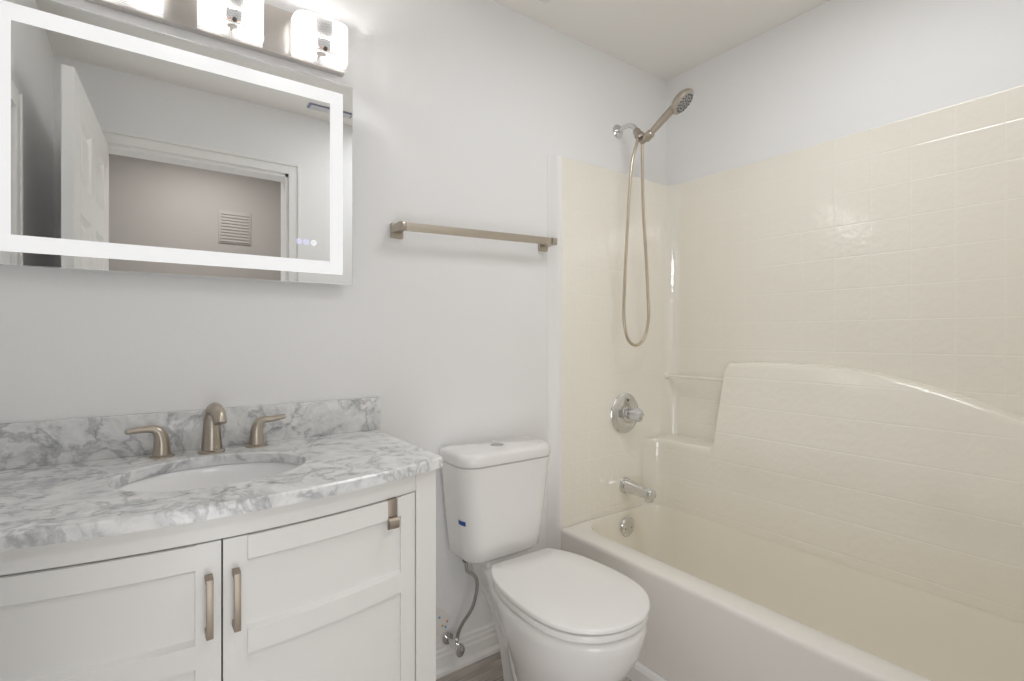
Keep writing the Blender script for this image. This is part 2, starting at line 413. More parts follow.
bowbox(ff, XD0, XD1, -.018, 0, DZ1+.002, TOPZ, 14, .001); bowbox(ff, XD0, XD1, -.018, 0, .055, DZ0-.002, 14, .001)
obj('face_frame', ff, M['cab'], van)
GAP = XC-.008
def vdoor(x0, x1, hx):
    bm = bmesh.new()
    stl = .040
    bowbox(bm, x0, x0+stl, -.018, .001, DZ0, DZ1, 3, .0008); bowbox(bm, x1-stl, x1, -.018, .001, DZ0, DZ1, 3, .0008)
    bowbox(bm, x0+stl, x1-stl, -.018, -.006, DZ0, DZ1, 12)         # recessed panel
    d_ = obj('door', bm, M['cab'], van)
    for z0, z1, nm in ((DZ1-.043, DZ1, 'top_rail'), (.588, .630, 'middle_rail'), (DZ0, DZ0+.06, 'bottom_rail')):
        rb = bmesh.new(); loops = []
        for i in range(13):
            x = x0+stl + (x1-x0-2*stl)*i/12; y = face_y(x)
            t = min(1, i/1.0) if i == 0 else 1
            pts = [(-.010, z0-.006), (.006, z0), (.006, z1), (-.010, z1+.009)] if nm == 'middle_rail' else \
                  ([(-.010, z0-.010), (.006, z0), (.006, z1), (-.010, z1)] if nm == 'top_rail' else [(-.010, z0), (.006, z0), (.006, z1), (-.010, z1+.014)])
            loops.append([Vector((x, y-o, z)) for o, z in pts])
        loft(rb, loops); obj(nm, rb, M['cab'], d_, angle=20)
    hb = bmesh.new(); y = face_y(hx)-.001
    box(hb, hx-.0055, hx+.0055, y-.030, y-.021, .646, .750, .0006); box(hb, hx-.006, hx+.006, y-.022, y, .646, .656, .001); box(hb, hx-.006, hx+.006, y-.022, y, .740, .750, .0005)
    obj('handle', hb, M['pull'], d_)
    return d_
vdoor(XD0+.002, GAP-.0015, GAP-.0215); vdoor(GAP+.0015, XD1-.002, GAP+.0215)
ib = bmesh.new(); bowbox(ib, XD0, XD1, -.05, -.030, .10, DZ1+.01, 14)
obj('inner_shadow_board', ib, M['dark'], van)
# over-door hook
hx = .447; hy = face_y(hx)-.006
hk = tag(obj('over_door_hook', bx(hx-.0115, hx+.0115, hy-.0030, hy-.0010, .742, DZ1+.0015, .0006), M['pull'], base=(hx, hy, .742)), 'small brushed metal hook hanging over the top edge of the right vanity door', 'hook')
hb = bmesh.new()
arc = [Vector((0, -.002-.011*math.sin(a), -.0105+.0105*(-math.cos(a))+.0105)) for a in [PI*k/14 for k in range(13)]]
lp = []
for sx_ in (-.0115, .0115):
    pass
pts = [(hx, hy-.002-.013*math.sin(a), .742+.013*(1-math.cos(a))) for a in [PI*k/16 for k in range(15)]]
for p in pts:
    lp.append(p)
loops = []
for i, p in enumerate(lp):
    a = PI*i/16; nx = Vector((0, math.sin(a), math.cos(a)))
    P = Vector(p)
    loops.append([P+Vector((-.0115, 0, 0))+nx*.001, P+Vector((.0115, 0, 0))+nx*.001, P+Vector((.0115, 0, 0))-nx*.001, P+Vector((-.0115, 0, 0))-nx*.001])
loft(hb, loops); obj('hook_curl', hb, M['pull'], hk)
obj('top_strap', bx(hx-.0115, hx+.0115, hy-.001, hy+.023, DZ1+.0002, DZ1+.0015), M['pull'], hk, smooth=False)

# ---------------------------------------------------------------- counter top with basin cut-out
CZ1, CZ0 = .879, .854
CX0, CX1, CYB = XL+.002, XC+.477, -.002
SC = Vector((.120, -.280)); SA, SB = .188, .152
def cfront(x): return -.558 + .087*((x-XC)/.487)**2
def outline(inset):
    pts = []
    x0, x1 = CX0+inset, CX1-inset
    n = 48; r = .012
    for i in range(n+1):
        x = x0+(x1-x0)*i/n; pts.append(Vector((x, cfront(x)+inset)))
    pts[0] += Vector((.006, .0)); pts[-1] -= Vector((.006, 0))
    y1 = cfront(x1)+inset
    side = [Vector((x1, y1+.006+(CYB-inset*0-y1-.006)*k/12)) for k in range(13)]
    back = [Vector((x1+(x0-x1)*k/48, CYB)) for k in range(1, 48)]
    left = [Vector((x0, CYB+(y1+.006-CYB)*k/12)) for k in range(13)]
    return pts + side + back + left
def counter():
    bm = bmesh.new()
    o0 = outline(0); oi = outline(.004)
    def row(ps, z): return [Vector((p.x, p.y, z)) for p in ps]
    def ell(ps, k, z):
        r_ = []
        for p in ps:
            dv = Vector((p.x, p.y))-SC; a = math.atan2(dv.y/SB, dv.x/SA)
            r_.append(Vector((SC.x+SA*k*math.cos(a), SC.y+SB*k*math.sin(a), z)))
        return r_
    mids = []
    top = row(oi, CZ1); e0 = ell(oi, 1.015, CZ1)
    for k in (.33, .66): mids.append([a.lerp(b_, k) for a, b_ in zip(e0, top)])
    loops = [ell(oi, 1.0, CZ0), ell(oi, 1.0, CZ1-.003), e0, mids[0], mids[1], top, row(o0, CZ1-.004), row(o0, CZ0), ell(oi, 1.0, CZ0)]
    rows = loft(bm, loops, False, False)
    bmesh.ops.remove_doubles(bm, verts=bm.verts, dist=1e-5)
    return bm
ct = tag(obj('countertop', counter(), M['marble'], base=(XC, -.28, CZ0)), 'grey-veined white marble countertop with bowed front edge and oval basin opening', 'countertop')
obj('backsplash', bx(CX0, .604, -.021, -.001, CZ1, .981, .0015), M['marble'], ct)
ck = bmesh.new(); bowbox(ck, XC-HALF, XC+HALF, -.004, .003, TOPZ-.004, TOPZ+.001, 20)
obj('caulk_line', ck, M['caulk'], van)
# undermount basin
sk = bmesh.new(); lps = []
for k, z in ((1.10, CZ0-.001), (1.03, CZ0-.001), (1.01, CZ0-.004), (.97, CZ0-.03), (.90, CZ0-.07), (.75, CZ0-.11), (.5, CZ0-.135), (.2, CZ0-.145), (.11, CZ0-.146)):
    lps.append([Vector((SC.x+SA*k*math.cos(2*PI*i/64), SC.y+SB*k*math.sin(2*PI*i/64), z)) for i in range(64)])
out = [[Vector((SC.x+(p.x-SC.x)*1.04, SC.y+(p.y-SC.y)*1.04, p.z-.010)) for p in l] for l in lps[::-1]]
loft(sk, out+lps[:0], False, False); loft(sk, lps, False, False)
sink = tag(obj('undermount_sink', sk, M['sink'], base=(SC.x, SC.y, CZ0-.156)), 'white oval porcelain basin set under the marble countertop', 'sink')
obj('drain', lathe(bmesh.new(), [(.022, -.004), (.022, .003), (.016, .003), (.014, .001), (.012, .006), (0, .008)], (SC.x, SC.y, CZ0-.147), (0, 0, 1)), M['nickel'], sink)

# ---------------------------------------------------------------- faucet
FX, FY = .130, -.080
fa = thing('faucet', 'brushed nickel widespread faucet with two levers at the back of the marble countertop', 'faucet', (FX, FY, CZ1))
sp = bmesh.new()
path = [(FX, FY, .883), (FX, FY, .915), (FX, FY-.001, .945), (FX, FY-.005, .972), (FX+.003, FY-.018, .990), (FX+.007, FY-.038, .990), (FX+.011, FY-.055, .978), (FX+.013, FY-.064, .960)]
P = catmull(path, 6); nP = len(P)
rr = [interp([(0, .0245), (.2, .0212), (.42, .0182), (.6, .0172), (.8, .0162), (1, .0145)], i/(nP-1)) for i in range(nP)]
tube(sp, P, rr, 24, up=(1, 0, 0)); spt = obj('spout', sp, M['nickel'], fa, angle=50)
obj('spout_base', lathe(bmesh.new(), [(.031, 0), (.031, .004), (.026, .007), (.023, .008)], (FX, FY, CZ1), (0, 0, 1)), M['nickel'], spt)
for s_, hx_ in ((-1, FX-.106), (1, FX+.106)):
    hb = bmesh.new(); hy_ = FY+.012
    path = [(hx_, hy_, .884), (hx_, hy_, .905), (hx_+s_*.001, hy_, .925), (hx_+s_*.006, hy_, .940), (hx_+s_*.018, hy_-.001, .949), (hx_+s_*.040, hy_-.004, .950), (hx_+s_*.060, hy_-.008, .951+(.003 if s_ > 0 else -.002)), (hx_+s_*.072, hy_-.010, .952+(.003 if s_ > 0 else -.003))]
    P = catmull(path, 6); nP = len(P)
    rr = [interp([(0, .0195), (.2, .0165), (.4, .0138), (.55, .0120), (.7, .0105), (.95, .0098), (1, .0070)], i/(nP-1)) for i in range(nP)]
    sq = [interp([(0, 1), (.45, 1), (.65, .75), (1, .62)], i/(nP-1)) for i in range(nP)]
    tube(hb, P, rr, 20, sx=sq, up=(s_*-1, 0, 0.0)); h_ = obj('handle', hb, M['nickel'], fa, angle=50)
    obj('handle_base', lathe(bmesh.new(), [(.0275, 0), (.0275, .003), (.0225, .006), (.0175, .0065)], (hx_, hy_, CZ1), (0, 0, 1)), M['nickel'], h_)

# ---------------------------------------------------------------- lighted mirror
MX0, MX1, MZ0, MZ1, MY = -.317, .508, 1.335, 1.944, -.034
mr = thing('lighted_mirror', 'wide frameless wall mirror with a glowing white border above the vanity', 'mirror', ((MX0+MX1)/2, 0, MZ0))
obj('backing_box', bx(MX0+.03, MX1-.03, MY+.006, -.001, MZ0+.03, MZ1-.03), M['plate'], mr, smooth=False)
obj('mirror_pane', bx(MX0, MX1, MY, MY+.005, MZ0, MZ1), M['mirror'], mr, smooth=False)
eb = bmesh.new()
for a in ((MX0-.0012, MX0, MZ0, MZ1), (MX1, MX1+.0012, MZ0, MZ1), (MX0, MX1, MZ0-.0012, MZ0), (MX0, MX1, MZ1, MZ1+.0012)):
    box(eb, a[0], a[1], MY-.0004, MY+.005, a[2], a[3])
obj('glass_edge', eb, M['edge'], mr, smooth=False)
bb = bmesh.new(); i0, i1 = .029, .067
def frame(bm, y0, y1, a, b_):
    box(bm, MX0+a, MX1-a, y0, y1, MZ1-b_, MZ1-a); box(bm, MX0+a, MX1-a, y0, y1, MZ0+a, MZ0+b_)
    box(bm, MX0+a, MX0+b_, y0, y1, MZ0+b_, MZ1-b_); box(bm, MX1-b_, MX1-a, y0, y1, MZ0+b_, MZ1-b_)
frame(bb, MY-.0008, MY, i0, i1)
obj('light_band', bb, M['band'], mr, smooth=False)
for u_, mt in ((.352, 'icon'), (.372, 'icon'), (.394, 'icon_white')):
    t_ = bmesh.new(); pts = [(u_+.0065*math.cos(2*PI*k/24), MY-.0006, 1.453+.0065*math.sin(2*PI*k/24)) for k in range(25)]
    tube(t_, pts, .0011, 6); box(t_, u_-.0018, u_+.0018, MY-.001, MY, 1.4512, 1.4548); obj('touch_button', t_, M[mt], mr)

# ---------------------------------------------------------------- vanity light bar
LZ0, LZ1 = 1.984, 2.116
vl = thing('vanity_light', 'nickel light bar with clear ribbed glass shades above the mirror', 'light', (.179, 0, LZ0))
pb = bmesh.new(); box(pb, -.130, .488, -.026, -.001, LZ0, LZ1, .002)
obj('back_plate', pb, M['plate'], vl, angle=30)
def shade_loop(cx, w_, d_, z, t=0, n=30):
    """U of glass: flat sides from the plate, rounded front (superellipse)"""
    out = []
    for k in range(n+1):
        a = PI*k/n; c, s = math.cos(a), math.sin(a); e = 2/4.0
        out.append(Vector((cx+(w_-t)*math.copysign(abs(c)**e, c), -.030-(d_-t)*abs(s)**e, z)))
    return out
for cx in (-.050, .179, .408):
    for part in ('shade',):
        g = bmesh.new(); T = .0045; w_, d_ = .076, .072; z0, z1 = LZ0+.010, LZ0+.108
        O = [shade_loop(cx, w_, d_, z) for z in (z0, z1)]; I = [shade_loop(cx, w_, d_, z, T) for z in (z1, z0)]
        loft(g, O+I+O[:1], False, False, close=False)
        bmesh.ops.remove_doubles(g, verts=g.verts, dist=1e-5)
        for f in g.faces: f.material_index = 1 if abs(f.calc_center_median().x-cx) < .022 and f.calc_center_median().y < -.06 else 0
        sh = obj('shade', g, [M['glass_side'], M['glass_mid']], vl, angle=40)
        # back glass plate, rim bars and hardware
        rb = bmesh.new(); box(rb, cx-.078, cx+.078, -.036, -.030, z0-.008, z1-.010, .0015)
        bk = obj('back_glass', rb, [M['glass_side']], sh)
        for z in (z0, z1):
            rim = bmesh.new(); tube(rim, shade_loop(cx, w_-.002, d_-.002, z), .0032, 8); obj('glass_rim', rim, M['glass_side'], sh)
    ms = bmesh.new(); box(ms, cx-.019, cx+.019, -.030-d_+.010, -.030-d_+.012, z0+.012, z0+.040); ms2 = bmesh.new(); box(ms2, cx-.019, cx+.019, -.030-d_+.010, -.030-d_+.012, z0+.044, z1-.012)
    obj('mesh_strip', ms, M['mesh'], vl, smooth=False); obj('mesh_strip', ms2, M['mesh'], vl, smooth=False)
    bu = bmesh.new(); lathe(bu, [(.004, 0), (.006, .004), (.006, .030), (.004, .034), (0, .035)], (cx, -.062, LZ0+.042), (0, 0, 1), 16)
    b_ = obj('bulb', bu, M['bulb'], vl)
    lathe_b = lathe(bmesh.new(), [(.014, 0), (.014, .020), (.010, .022)], (cx, -.062, LZ0+.018), (0, 0, 1), 20)
    obj('socket', lathe_b, M['plate'], vl)
    st = bmesh.new(); box(st, cx-.004, cx+.004, -.062, -.024, LZ0+.020, LZ0+.026); obj('arm', st, M['plate'], vl, smooth=False)
    cb = bmesh.new(); lathe(cb, [(.0055, 0), (.0055, .008), (.003, .010)], (cx, -.030-d_+.002, z0+.004), (0, -1, 0), 14)
    cl_ = obj('shade_clip', cb, M['rubber'], sh)
    obj('clip_glint', tube(bmesh.new(), [(cx-.016, -.030-d_-.001, z0+.004), (cx+.016, -.030-d_-.001, z0+.004)], .0016, 8), M['glint'], cl_)  # orange reflection on the dark clip, put in as a coloured bar

# ---------------------------------------------------------------- towel bar
tbz = (1.531, 1.550)
tw = thing('towel_bar', 'brushed nickel square towel bar on the wall above the toilet', 'towel bar', (.96, 0, 1.50))
BX0, BX1, BY = .655, 1.297, -.066
bb = bmesh.new()
loops = []
for x, z in ((BX0+.016, tbz[0]), (BX1-.012, tbz[1])):
    loops.append([Vector((x, BY+dy, z+dz)) for dy, dz in ((-.004, -.0135), (.004, -.0135), (.005, 0), (.004, .0135), (-.004, .0135), (-.005, 0))])
loft(bb, loops); obj('bar', bb, M['nickel'], tw)
for x, z in ((BX0, tbz[0]), (BX1, tbz[1])):
    pb = bmesh.new()
    dx = .010 if x < 1 else -.010
    box(pb, x+dx-.021, x+dx+.021, -.013, -.0005, z-.030, z+.020, .003)
    br = obj('wall_plate', pb, M['nickel'], tw)
    ab = bmesh.new()
    lo = []
    for y, hw, zz0, zz1 in ((-.012, .015, -.014, .014), (-.030, .013, -.013, .013), (-.058, .012, -.013, .0145), (-.072, .012, -.013, .0145), (-.078, .009, -.011, .012)):
        lo.append([Vector((x+dx*.4+a*hw, y, z+b_)) for a, b_ in ((-1, zz0), (1, zz0), (1, zz1), (-1, zz1))])
    loft(ab, lo); bmesh.ops.bevel(ab, geom=[e for e in ab.edges], offset=.0015, segments=1, affect='EDGES')
    obj('post', ab, M['nickel'], tw)

# ---------------------------------------------------------------- toilet
TX = 1.005
to = thing('toilet', 'white two-piece toilet with closed lid between the vanity and the tub', 'toilet', (TX, -.40, 0))
def egg(tab, z, yb, yf, n=44):
    """outline from half-width table over s in 0..1 (back..front)"""
    L_, R_ = [], []
    g = [(s, w_/math.sqrt(1-s)) for s, w_ in tab if s < .999]; g.append((1, g[-1][1]))
    for i in range(n+1):
        t = i/n; s = 1-(1-t)**2.2
        hw = smooth_interp(g, s)*math.sqrt(max(0, 1-s))
        y = yb + (yf-yb)*s
        L_.append(Vector((TX-hw, y, z))); R_.append(Vector((TX+hw, y, z)))
    return L_[:-1] + [Vector((TX, yf, z))] + R_[:-1][::-1]
def tabmix(a, b_, k):              # blend two outlines; the neck behind narrows sooner than the bowl
    kb = min(1, k*2.6+.02*(k > 0)); out = []
    for (x, ya), (_, yb) in zip(a, b_):
        kk = k+(kb-k)*max(0, 1-x/.5); out.append((x, ya*(1-kk)+yb*kk))
    return out
S_ = [0, .10, .22, .36, .50, .62, .74, .84, .92, .97, 1]
top_t = list(zip(S_, [.080, .088, .112, .148, .176, .183, .176, .153, .117, .076, 0]))
low_t = list(zip(S_, [.040, .044, .055, .078, .098, .108, .108, .098, .078, .050, 0]))
bw = bmesh.new(); lps = []
for z, yb, yf, k, sc in ((.0, -.20, -.590, 1, 1.10), (.025, -.20, -.585, 1, 1.08), (.05, -.19, -.575, 1, 1.0), (.12, -.17, -.575, .95, .98), (.18, -.14, -.600, .76, 1), (.235, -.105, -.645, .50, 1.0),
                         (.285, -.075, -.684, .25, 1), (.33, -.055, -.704, .10, 1), (.362, -.05, -.712, .04, 1), (.384, -.05, -.716, 0, 1), (.396, -.05, -.713, 0, .985), (.401, -.054, -.702, 0, .95)):
    t_ = [(x, y*sc) for x, y in tabmix(top_t, low_t, k)]
    lps.append(egg(t_, z, yb, yf))
loft(bw, lps)
# trapway relief on both flanks
for sg in (-1, 1):
    pth = catmull([(TX+sg*.070, -.55, .23), (TX+sg*.076, -.50, .15), (TX+sg*.074, -.43, .095), (TX+sg*.056, -.35, .095), (TX+sg*.034, -.28, .16), (TX+sg*.014, -.22, .25), (TX+sg*.010, -.17, .30)], 6)
    tube(bw, pth, [interp([(0, .012), (.2, .030), (.6, .040), (1, .030)], i/(len(pth)-1)) for i in range(len(pth))], 16)
obj('bowl', bw, M['porcelain'], to, angle=60)
seat_t = list(zip(S_, [.118, .148, .168, .179, .183, .182, .172, .150, .114, .074, 0]))
def pad(z0, z1, k, yb, yf, r, mat, name, dome=0):
    bm = bmesh.new(); lps = []
    for ins, z in ((.024, z0-.001), (.022, z0), (.006, z0+.0005), (0, z0+.0045), (0, z1-r), (.35*r, z1-.3*r), (r, z1)):
        t_ = [(x, max(0, y*k-ins)) for x, y in seat_t]; lps.append(egg(t_, z, yb-ins*.5, yf+ins))
    if dome:
        t_ = [(x, y*.55) for x, y in seat_t]; lps.append(egg(t_, z1+dome, yb-.09, yf+.12))
    loft(bm, lps); return obj(name, bm, mat, to, angle=50)
pad(.4050, .4255, .982, -.245, -.7125, .003, M['plastic'], 'seat')
pad(.4295, .4455, 1.0, -.235, -.718, .005, M['plastic'], 'lid', dome=.0025)
for sg in (-1, 1): hg = bmesh.new(); box(hg, TX+sg*.070-.02, TX+sg*.070+.02, -.240, -.206, .398, .430, .005); obj('hinge', hg, M['plastic'], to)

# tank: rounded, tapering down
TKX = .996
def tank_loop(z, hw, yf, yb, r): return rrect(TKX-hw, TKX+hw, yf, yb, [.025, .025, r, r], z, 8, 8)
tk = bmesh.new(); lps = []
for z, hw, yf, r in ((.420, .126, -.155, .04), (.427, .141, -.175, .05), (.440, .152, -.187, .055), (.48, .158, -.190, .055), (.60, .1715, -.198, .055), (.750, .1855, -.209, .055), (.754, .180, -.203, .05)):
    lps.append(tank_loop(z, hw, yf, -.022, r))
loft(tk, lps); obj('tank', tk, M['porcelain'], to, angle=50)
ld = bmesh.new(); lps = []
for z, ins in ((.7555, .012), (.7562, .001), (.759, 0), (.780, 0), (.788, .002), (.794, .008), (.797, .018)):
    lps.append(tank_loop(z, .189-ins, -.214+ins, -.014-ins, .06))
loft(ld, lps); tl = obj('tank_lid', ld, M['porcelain'], to, angle=60)
obj('flush_button', lathe(bmesh.new(), [(.024, 0), (.024, .0012), (.022, .0018), (.002, .002)], (TKX-.005, -.115, .7965), (0, 0, 1)), M['button'], tl)
gk = bmesh.new(); box(gk, TX-.088, TX+.088, -.165, -.055, .395, .4215, .006)
obj('tank_ledge', gk, M['porcelain'], to)
# blue label on the tank's left flank
lbm = bmesh.new()
nt_ = 8
cx_, cy_, r_ = TX-.173+.055, -.1935+.055, .055
row0, row1 = [], []
for k in range(nt_+1):
    a = math.radians(180-12+40*k/nt_)
    for rw, z in ((row0, .559), (row1, .574)):
        hwz = .158+.0135*(z-.48)/.12; yfz = -.190-.008*(z-.48)/.12
        rw.append(Vector((TKX-hwz+.055+.0562*math.cos(a), yfz+.055+.0562*math.sin(a), z)))
loft(lbm, [row0, row1], False, False, close=False)
obj('rating_label', lbm, M['blue'], to)
# supply hose and stop valve
hz = bmesh.new()
hose = catmull([(TX-.134, -.105, .437), (TX-.134, -.106, .410), (TX-.132, -.110, .385), (TX-.116, -.118, .372), (TX-.102, -.122, .350), (TX-.101, -.120, .31), (TX-.112, -.108, .25), (TX-.136, -.088, .20), (TX-.147, -.076, .165), (TX-.150, -.072, .135)], 8)
tube(hz, hose, .0058, 12)
sh = tag(obj('supply_hose', hz, M['steel'], base=(TX-.154, -.072, .135)), 'braided steel water supply hose running down beside the toilet from the tank', 'hose')
obj('hose_nut', lathe(bmesh.new(), [(.011, -.016), (.013, -.012), (.013, .004), (.009, .006)], (TX-.134, -.105, .431), (0, 0, 1), 8), M['rubber'], sh)
obj('valve_nut', lathe(bmesh.new(), [(.008, 0), (.0095, .003), (.0095, .016), (.007, .02)], (TX-.154, -.072, .128), (0, 0, 1), 6), M['chrome'], sh)
vx, vz = TX-.154, .118
sv = thing('stop_valve', 'small chrome water shut-off valve on the wall above the baseboard, left of the toilet', 'valve', (vx, 0, vz-.02))
obj('valve_body', lathe(bmesh.new(), [(.020, .0145), (.020, .017), (.0075, .019), (.0075, .055), (.0115, .057), (.0115, .085), (.007, .087), (.007, .095)], (vx, 0, vz), (0, -1, 0), 18), M['chrome'], sv)
vh = bmesh.new(); lathe(vh, [(.004, .093), (.016, .094), (.0175, .099), (.016, .104), (.006, .107)], (vx, 0, vz), (0, -1, 0), 18)
for v in vh.verts: v.co.z = vz + (v.co.z-vz)*1.35
obj('valve_handle', vh, M['chrome'], sv)
# rough repaired patch behind the valve
pt = bmesh.new()
ring = [Vector((vx-.030+(.040+.006*math.sin(3*a)+.004*math.sin(7*a))*math.cos(a), -.0012, .165+(.055+.006*math.cos(4*a))*math.sin(a))) for a in [2*PI*k/28 for k in range(28)]]
loft(pt, [[Vector((p.x, 0, p.z)) for p in ring], ring]);
pa = tag(obj('wall_patch', pt, M['patch'], base=(vx-.03, 0, .12)), 'rough repaired spot on the wall around the water valve', 'wall patch')
for px, pz, mt in ((-.026, .192, 'blue_paint'), (-.014, .160, 'orange_paint'), (-.002, .152, 'blue_paint'), (.004, .170, 'orange_paint')):
    f = bmesh.new(); lathe(f, [(.0045, .001), (.004, .0022), (0, .0024)], (vx+px, 0, pz), (0, -1, 0), 9); obj('paint_fleck', f, M[mt], pa)

# ---------------------------------------------------------------- bathtub and moulded surround
TX0, TX1, TY0, TY1, RZ = 1.360, 2.075, -1.492, -.030, .395
tub = thing('bathtub', 'long ivory bathtub with a whiter rim and apron along the right wall', 'bathtub', ((TX0+TX1)/2, (TY0+TY1)/2, 0))
n_, e_ = 10, 24; BXI = 1.944
rim = bmesh.new()
lps = [rrect(TX0, TX1, TY0, TY1, .006, 0, n_, e_), rrect(TX0, TX1, TY0, TY1, .006, RZ-.018, n_, e_), rrect(TX0+.0015, TX1, TY0, TY1, .006, RZ-.009, n_, e_), rrect(TX0+.006, TX1-.002, TY0+.002, TY1-.002, .006, RZ-.002, n_, e_),
       rrect(TX0+.014, TX1-.003, TY0+.003, TY1-.003, .006, RZ, n_, e_),
       rrect(TX0+.085, BXI+.003, TY0+.025, TY1-.001, [.10, .13, .13, .03], RZ, n_, e_), rrect(TX0+.092, BXI+.001, TY0+.028, TY1-.003, [.10, .13, .13, .03], RZ-.004, n_, e_)]
loft(rim, lps, False, False); obj('rim_and_apron', rim, M['rim'], tub, angle=60)
bs = bmesh.new()
R4 = lambda a, b_: [b_, a, a, b_]
lps = [lps[-1], rrect(TX0+.100, BXI-.000, TY0+.034, TY1-.006, [.10, .13, .13, .04], RZ-.016, n_, e_), rrect(TX0+.108, BXI-.002, TY0+.045, TY1-.011, [.10, .13, .13, .06], RZ-.05, n_, e_),
       rrect(TX0+.120, BXI-.012, TY0+.10, TY1-.028, [.10, .13, .13, .09], .22, n_, e_), rrect(TX0+.135, BXI-.025, TY0+.15, TY1-.045, [.09, .12, .12, .10], .13, n_, e_), rrect(TX0+.16, BXI-.05, TY0+.19, TY1-.075, [.09, .10, .10, .09], .095, n_, e_), rrect(TX0+.21, BXI-.095, TY0+.25, TY1-.13, [.07, .07, .07, .07], .085, n_, e_)]
loft(bs, lps, False, True); obj('basin', bs, M['ivory'], tub, angle=60)
OVX, OVZ = 1.738, .325
ov = thing('overflow_plate', 'round chrome overflow plate on the inside end of the tub below the spout', 'overflow plate', (OVX, TY1-.017, OVZ))
yov = TY1-.0165
obj('plate', lathe(bmesh.new(), [(.043, 0), (.043, .004), (.038, .009), (.02, .011), (.001, .0112)], (OVX, yov, OVZ), (0, -1, 0)), M['chrome'], ov)
for sg in (-1, 1):
    obj('screw', lathe(bmesh.new(), [(.0040, .0085), (.0035, .0115), (0, .012)], (OVX+sg*.020, yov, OVZ-.004), (0, -1, 0), 12), M['rubber'], ov)
# surround: one moulded sheet around three sides, tiled in relief
TOPS = 1.912
su = thing('shower_surround', 'ivory moulded tile-pattern surround on the three walls above the bathtub', 'shower surround', (TX1, (TY0+TY1)/2, RZ))
def plan(off, r=.060, n=10):
    x0, x1, y0, y1 = TX0, TX1-off, TY0+off, TY1-off
    pts = [(x0, 0 if off == 0 else y1)]
    pts = [Vector((x0 + (x1-r-x0)*k/12, y1, 0)) for k in range(13)]
    pts += [Vector((x1-r+r*math.sin(a), y1-r+r*math.cos(a), 0)) for a in [PI/2*k/n for k in range(1, n+1)]]
    pts += [Vector((x1, y1-r+(y0+r-(y1-r))*k/24, 0)) for k in range(1, 25)]
    pts += [Vector((x1-r+r*math.cos(a), y0+r-r*math.sin(a), 0)) for a in [PI/2*k/n for k in range(1, n+1)]]
    pts += [Vector((x1-r+(x0-x1+r)*k/12, y0, 0)) for k in range(1, 13)]
    return pts
def wallpos(p):                    # the point on the painted wall behind a surround point
    return Vector((min(p.x+.024, XR-.0006) if p.x > TX0+.5 else p.x, -.0006 if p.y > -.2 else (YF+.0006 if p.y < -1.3 else p.y), 0))
base = plan(0); 
def lift(ps, z): return [Vector((p.x, p.y, z)) for p in ps]
back = []
for p in base:
    q = p.copy()
    if p.y > TY1-.07: q.y = -.0006 if True else q.y
    if p.y < TY0+.07: q.y = YF+.0006
    if p.x > TX1-.07: q.x = XR-.0006
    back.append(q)
def toward(a, b_, k): return [p.lerp(q, k) for p, q in zip(a, b_)]
sb = bmesh.new()
loft(sb, [lift(base, RZ-.003), lift(base, TOPS-.004), lift(toward(base, back, .06), TOPS-.001), lift(toward(base, back, .35), TOPS), lift(back, TOPS), lift(back, RZ-.003)], False, False, close=False)
for yy in (0,):
    pass
# close the two free ends of the sheet (front flanges)
sp_ = obj('tile_panel', sb, M['tile'], su, angle=45)
# lower moulded body: arm-rest wall with arched top and corner shelf
LB = [(-1.488, .90), (-1.40, .915), (-1.268, .936), (-1.14, .983), (-1.028, 1.018), (-.8745, 1.052), (-.695, 1.068), (-.52, 1.070), (-.362, 1.062), (-.350, 1.045), (-.338, .74), (-.325, .70), (-.20, .698), (-.031, .700)]
ys = sorted(set([-1.488 + (1.488-.37)*k/40 for k in range(41)] + [-.366, -.362, -.358, -.354, -.350, -.346, -.342, -.338, -.334, -.33, -.325, -.31, -.29, -.26, -.22, -.18, -.14, -.13, -.12, -.11, -.104, -.095, -.085, -.075, -.065, -.056, -.048, -.042, -.037, -.034, -.032, -.031]))
def fx(z, y):                      # lower body's face: leans in towards the tub as it goes down
    x = 2.022 - (1.063-z)/(1.063-.70)*.074 if z > .70 else 1.948 - (.70-z)/(.70-.39)*.004
    cy = TY1-.0005-.10
    if y > cy:                     # sweeps round into the end panel
        x -= .10 - math.sqrt(max(0, .10**2-(min(y, cy+.0995)-cy)**2))
    return x
lo = bmesh.new(); lps = []
for y in ys:
    zt = interp(LB, y)
    xf = fx(zt, y)
    zs = [RZ-.004, .42, .46, .50, .55, .60, .65]
    col = [Vector((fx(min(z, zt-.02), y), y, min(z, zt-.02))) for z in zs]
    for k in range(1, 7):
        z = .65+(zt-.02-.65)*k/6; col.append(Vector((fx(z, y), y, z)))
    for a in (20, 45, 70, 90):
        a = math.radians(a); col.append(Vector((xf+.014*(1-math.cos(a)), y, zt-.014+.014*math.sin(a))))
    col.append(Vector((TX1+.002, y, zt+.005)))
    lps.append(col)
loft(lo, lps, False, False, close=False)
lw = obj('lower_body', lo, M['tile_low'], su, angle=60)
obj('washcloth_bar', tube(bmesh.new(), [(2.036, TY1-.001, .988), (2.036, -.19, .988), (2.036, -.352, .988)], .0075, 12), M['ivory'], su)
obj('bar_mount', lathe(bmesh.new(), [(.015, 0), (.014, .006), (.010, .010), (.008, .014)], (2.036, TY1, .988), (0, -1, 0), 18), M['ivory'], su)

